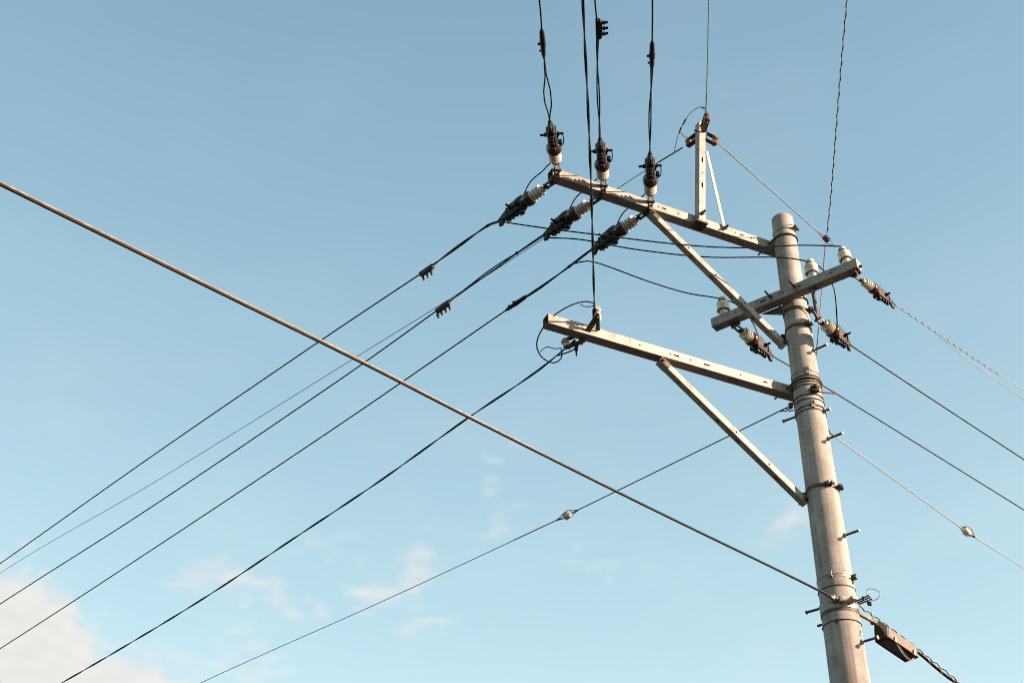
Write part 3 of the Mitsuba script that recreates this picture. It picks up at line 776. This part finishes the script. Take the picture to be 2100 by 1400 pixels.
j = [('jumper_wire', 'black jumper dipping from the far left clamp to the right-hand pin insulator', W['j0']),
     ('jumper_wire', 'black jumper from the middle left clamp past the pin insulator right of the pole', W['j1'][:-1] + [at(STRINGS[RT_KEY[1]], 0.50, 0, 0.16), at(STRINGS[RT_KEY[1]], 0.50, 0, 0.07)]),
     ('jumper_wire', 'black jumper sagging from the third left conductor to the left pin insulator', W['j2'][:-1] + [at(STRINGS[RT_KEY[0]], 0.50, 0, 0.13), at(STRINGS[RT_KEY[0]], 0.52, 0, 0.07)])]
for n, lab, p in j:
    single(n, lab, 'jumper wire', wire(p, 0.0062), 'wire_black', 'jumper wires', smooth=True)
for i, s in enumerate((2.262, 1.812, 1.345)):
    a0 = np.array(LF_END[i])
    b0 = P((2.235, 1.785, 1.318)[i], -0.20, 9.845)
    c0 = b0 + (a0 - b0) * 0.50
    e = np.array(OV_END[i])
    f0 = P(s, -0.092, 9.865)
    pts = [c0 + Z * 0.03 + A * 0.03, b0 + (a0 - b0) * 0.25 + Z * 0.07 + A * 0.09, P(s + 0.075, -0.21, 9.925), P(s + 0.075, -0.145, 9.918), P(s + 0.045, -0.06, 9.945), f0 + (e - f0) * 0.32 + Z * 0.095, f0 + (e - f0) * 0.70 + Z * 0.05]
    single('jumper_wire', 'short black jumper bridging over the arm ' + where[i], 'jumper wire', wire(pts, 0.0058, 0.03), 'wire_black', 'jumper wires', smooth=True)

k = line('twisted_cable', 'thick twisted black cable coming straight down to the lower crossarm', 'cable')
for q in strands(extend(W['tw'], far=20), 0.0050, 0.9, 0.3, 0.03):
    part(k, 'strand', sweep(q, 0.0049), 'wire_black', smooth=True)
k = line('twisted_cable', 'thick twisted black cable running down left from the lower crossarm', 'cable')
for q in strands(extend(W['twl'], far=26), 0.0048, 0.95, 0.9, 0.03):
    part(k, 'strand', sweep(q, 0.0047), 'wire_black', smooth=True)
t = W['twl']
part(k, 'tail', wire([P(1.99, -0.30, 8.265), P(2.03, -0.33, 8.215), np.array(t[0]) * 0.5 + np.array(t[1]) * 0.5], 0.006, 0.03), 'wire_black', smooth=True)
k = line('loop_wire', 'black wire looping round the free end of the lower crossarm', 'wire')
part(k, 'main_loop', wire(W['loop0'], 0.0055, 0.03), 'wire_black', smooth=True)
part(k, 'branch', wire(W['loop1'], 0.0042, 0.03), 'wire_black', smooth=True)
part(k, 'branch', wire(W['loop2'], 0.0036, 0.02), 'wire_black', smooth=True)

k = line('earth_wire', 'thin bare wire coming straight down to the mounting post top', 'wire', 'thin wires')
part(k, 'conductor', wire(extend(W['thin'], far=24), 0.0036), 'wire_brown', smooth=True)
t = [np.array(q) for q in W['thin']]
for sg in (-1, 1):
    part(k, 'bail', wire([c1 + unit(t[0] - c1) * 0.175 + SA * sg * 0.03, t[0] + (t[0] - t[1]) * 0.02 + SA * sg * 0.02, t[0] * 0.9 + t[1] * 0.1], 0.0034, 0.03), 'wire_bare', smooth=True)
part(k, 'grip', sweep(np.array([t[0] * 0.93 + t[1] * 0.07, t[0] * 0.55 + t[1] * 0.45]), 0.0052), 'wire_brown', smooth=True)
k = line('earth_wire', 'thin bare wire running left behind the crossarm from the mounting post', 'wire', 'thin wires')
part(k, 'conductor', wire(extend(W['thinl'][1:], far=30), 0.0036), 'wire_black', smooth=True)
part(k, 'grip', sweep(np.array([W['thinl'][0], W['thinl'][1]]), 0.0065), 'wire_black', smooth=True)
k = line('loop_wire', 'thin grey wire loop with dark splices beside the mounting post top', 'wire')
part(k, 'main_loop', wire(W['ploop0'], 0.0036, 0.02), 'wire_bare', smooth=True)
part(k, 'branch', wire(W['ploop1'], 0.0034, 0.02), 'wire_bare', smooth=True)
for i in (1, 4, 5):
    d = np.array(W['ploop0'][min(i + 1, 8)]) - W['ploop0'][i]
    part(k, 'splice', sweep(np.array([np.array(W['ploop0'][i]) - d * 0.15, np.array(W['ploop0'][i]) + d * 0.55]), [0.0085, 0.0065], 8), 'black_cover')

k = line('guy_wire', 'pale straight guy wire from the mounting post down to the egg insulator', 'guy wire', 'guy wires')
gp = [np.array(q) for q in W['guyp']]
part(k, 'strand', wire([gp[0] + (gp[1] - gp[0]) * 0.06, gp[1]], 0.0055), 'wire_bare', smooth=True)
for sg in (-1, 1):
    part(k, 'bail', wire([gp[0] + Z * sg * 0.03 - (gp[1] - gp[0]) * 0.02, gp[0] + (gp[1] - gp[0]) * 0.03 + Z * sg * 0.012, gp[0] + (gp[1] - gp[0]) * 0.11], 0.004, 0.02), 'wire_bare', smooth=True)
k = line('guy_wire', 'thin wire dropping from the brown egg insulator to the pole', 'guy wire', 'guy wires')
part(k, 'strand', wire(W['guyd'], 0.0040), 'wire_brown', smooth=True)
part(k, 'grip', sweep(np.array([W['guyd'][0], np.array(W['guyd'][0]) * 0.66 + np.array(W['guyd'][1]) * 0.34]), 0.0058), 'wire_brown', smooth=True)
k = line('guy_wire', 'straight wire with dark spiral wrap coming down to the brown egg insulator', 'guy wire', 'guy wires')
q = extend(W['dash'], far=20)
part(k, 'strand', wire(q, 0.0036), 'wire_bare', smooth=True)
part(k, 'spiral_wrap', sweep(strands(q, 0.0050, 0.17, 0.4, 0.02, 1)[0], 0.0036, 6), 'wire_black', smooth=True)
k = line('guy_wire', 'dark guy wire running left from the pole below the lower brace', 'guy wire', 'guy wires')
g0 = [np.array(q) for q in W['guyl']]
part(k, 'strand', wire(extend([g0[1], g0[2], g0[3]], far=28), 0.0038), 'wire_brown', smooth=True)
part(k, 'grip', wire([g0[0], g0[1]], 0.0052), 'wire_brown', smooth=True)
part(k, 'grip', wire([g0[1], g0[1] * 0.72 + g0[2] * 0.28], 0.0052), 'wire_brown', smooth=True)
part(k, 'bail', wire([g0[0] + (g0[1] - g0[0]) * 0.03, on_pole(315, 8.13, 0.06)[:3, 3], on_pole(318, 8.23, 0.02)[:3, 3]], 0.005, 0.03), 'wire_brown', smooth=True)
part(k, 'bail', sweep(strands([g0[0] + (g0[1] - g0[0]) * 0.05, on_pole(312, 8.09, 0.02)[:3, 3]], 0.004, 0.05, 0, 0.01, 1)[0], 0.005, 6), 'wire_brown', smooth=True)
k = line('guy_wire', 'pale guy wire running right from the pole below the step bolts', 'guy wire', 'guy wires')
g0 = [np.array(q) for q in W['guyr']]
part(k, 'strand', wire(extend(g0[1:], far=28), 0.0040), 'wire_bare', smooth=True)
part(k, 'grip', wire([g0[0], g0[1]], 0.0050), 'wire_bare', smooth=True)
part(k, 'grip', wire([g0[1], g0[1] * 0.4 + g0[2] * 0.6], 0.0054), 'wire_bare', smooth=True)
part(k, 'bail', sweep(strands([g0[0] + (g0[1] - g0[0]) * 0.02, on_pole(60, 7.95, 0.0)[:3, 3]], 0.003, 0.05, 0, 0.01, 1)[0], 0.004, 6), 'wire_brown', smooth=True)
part(k, 'bail', wire([g0[0] + (g0[1] - g0[0]) * 0.03, on_pole(62, 7.90, 0.004)[:3, 3]], 0.005, 0.03), 'wire_brown', smooth=True)

# ------------------------------------------------------------------ the brown communication cable
k = line('communication_cable', 'thick brown cable crossing the whole picture diagonally to the pole', 'cable')
cp = [np.array(q) for q in W['cable']]
full = extend(cp, far=26, near=22)
ax = strands(full, 0.0, 1.0, 0, 0.05, 1)[0]
part(k, 'sheath', wire(full, 0.0085, 0.08, 12), 'cable_sheath', smooth=True)
part(k, 'messenger', sweep(strands(full, 0.0105, -16.6, CABLE_PHASE, 0.05, 1)[0], 0.0056, 8), 'cable_tan', smooth=True)
part(k, 'hanger_sleeve', wire([cp[5] * 0.7 + cp[6] * 0.3, cp[6], cp[7] * 0.97 + cp[6] * 0.03], 0.015, 0.05, 12), 'cable_tan', smooth=True)
for t in (0.05, 0.35, 0.8):
    part(k, 'clip', place(rbox((0, 0, 0.0), (0.030, 0.040, 0.044), 0.006), frame(cp[6] * (1 - t) + cp[7] * t, cp[7] - cp[6])), 'dark_steel')
up = Z * 0.04
part(k, 'lashed_wire', sweep(strands([cp[6] + up * 1.4 + SA * 0.02, cp[7] + up * 1.1, cp[8] + up * 0.6, cp[9] + up * 0.4] , 0.006, 0.11, 0, 0.01, 1)[0], 0.0045, 6), 'wire_black', smooth=True)
part(k, 'lashed_wire', sweep(strands(extend([cp[8], cp[9]], far=10), 0.013, 0.16, 0, 0.02, 1)[0], 0.003, 6), 'wire_bare', smooth=True)

box = thing('splice_box', 'grey brown box hung on the cable right of the pole', 'splice box')
d = unit(cp[8] - cp[7])
M = frame(cp[7] - Z * 0.03, d)
BL = float(np.linalg.norm(cp[8] - cp[7])) * 0.89
S = m3.Manifold.sphere
hh = lambda pts: mesh3(m3.Manifold.batch_hull([S(r, 18).translate(p) for p, r in pts]))
part(box, 'body', place(hh([((x, y, z), 0.014) for x in (0.014, BL - 0.014) for y in (-0.042, 0.042) for z in (-0.075, 0.0)] + [((x, 0, 0.035), 0.014) for x in (0.014, BL - 0.03)]), M), 'box_plastic')
part(box, 'base_rim', place(rbox((BL / 2, 0, -0.083), (BL * 0.98, 0.125, 0.012), 0.004), M), 'black_cover')
part(box, 'end_cap', place(hh([((x, y, z), 0.016) for x in (0.004, 0.012) for y in (-0.044, 0.044) for z in (-0.078, 0.002)] + [((0.02, 0, 0.038), 0.016), ((-0.05, 0, 0.03), 0.018)]), M), 'black_cover')
for x0 in (0.09, BL - 0.06):
    part(box, 'latch', place(rbox((x0, -0.062, -0.072), (0.025, 0.016, 0.045), 0.004), M), 'steel')
for x0 in (-0.015, BL + 0.015):
    part(box, 'gland', place(lathe([(-0.03, 0.018), (-0.015, 0.026), (0.015, 0.026), (0.03, 0.018)], 18), frame(at(M, x0, 0, 0.03), d)), 'black_cover')
w1 = [at(M, 0.12, -0.05, -0.09), at(M, 0.18, -0.06, -0.15), at(M, 0.27, -0.06, -0.165), at(M, BL - 0.08, -0.06, -0.125)]
part(box, 'tail_wire', wire(w1, 0.003, 0.02, 6), 'wire_bare', smooth=True)
part(box, 'tail_wire', wire([q + Z * 0.012 + d * 0.02 for q in w1], 0.0026, 0.02, 6), 'wire_brown', smooth=True)
tie = thing('tie_wire', 'thin loose tie wires dangling beside the pole at the brown cable', 'wire')
a1 = on_pole(118, 6.27, 0.09)[:3, 3]
part(tie, 'loop', wire([a1, a1 + Z * 0.09 + SA * 0.0, a1 + Z * 0.075 + SA * 0.06, a1 + Z * 0.03 + SA * 0.10, a1 - Z * 0.005 + SA * 0.075, a1 - Z * 0.01 + SA * 0.02], 0.0028, 0.02, 6), 'wire_bare', smooth=True)
part(tie, 'loop', wire([a1 + SA * 0.01 - Z * 0.06, a1 + SA * 0.015 - Z * 0.15, a1 + SA * 0.03 - Z * 0.205, a1 + SA * 0.10 - Z * 0.215, at(M, 0.0, -0.03, -0.07)], 0.0028, 0.02, 6), 'wire_bare', smooth=True)
part(tie, 'bead', place(rbox((0, 0, 0), (0.02, 0.02, 0.02), 0.004), frame(a1 + SA * 0.03 - Z * 0.2, SA)), 'black_cover')
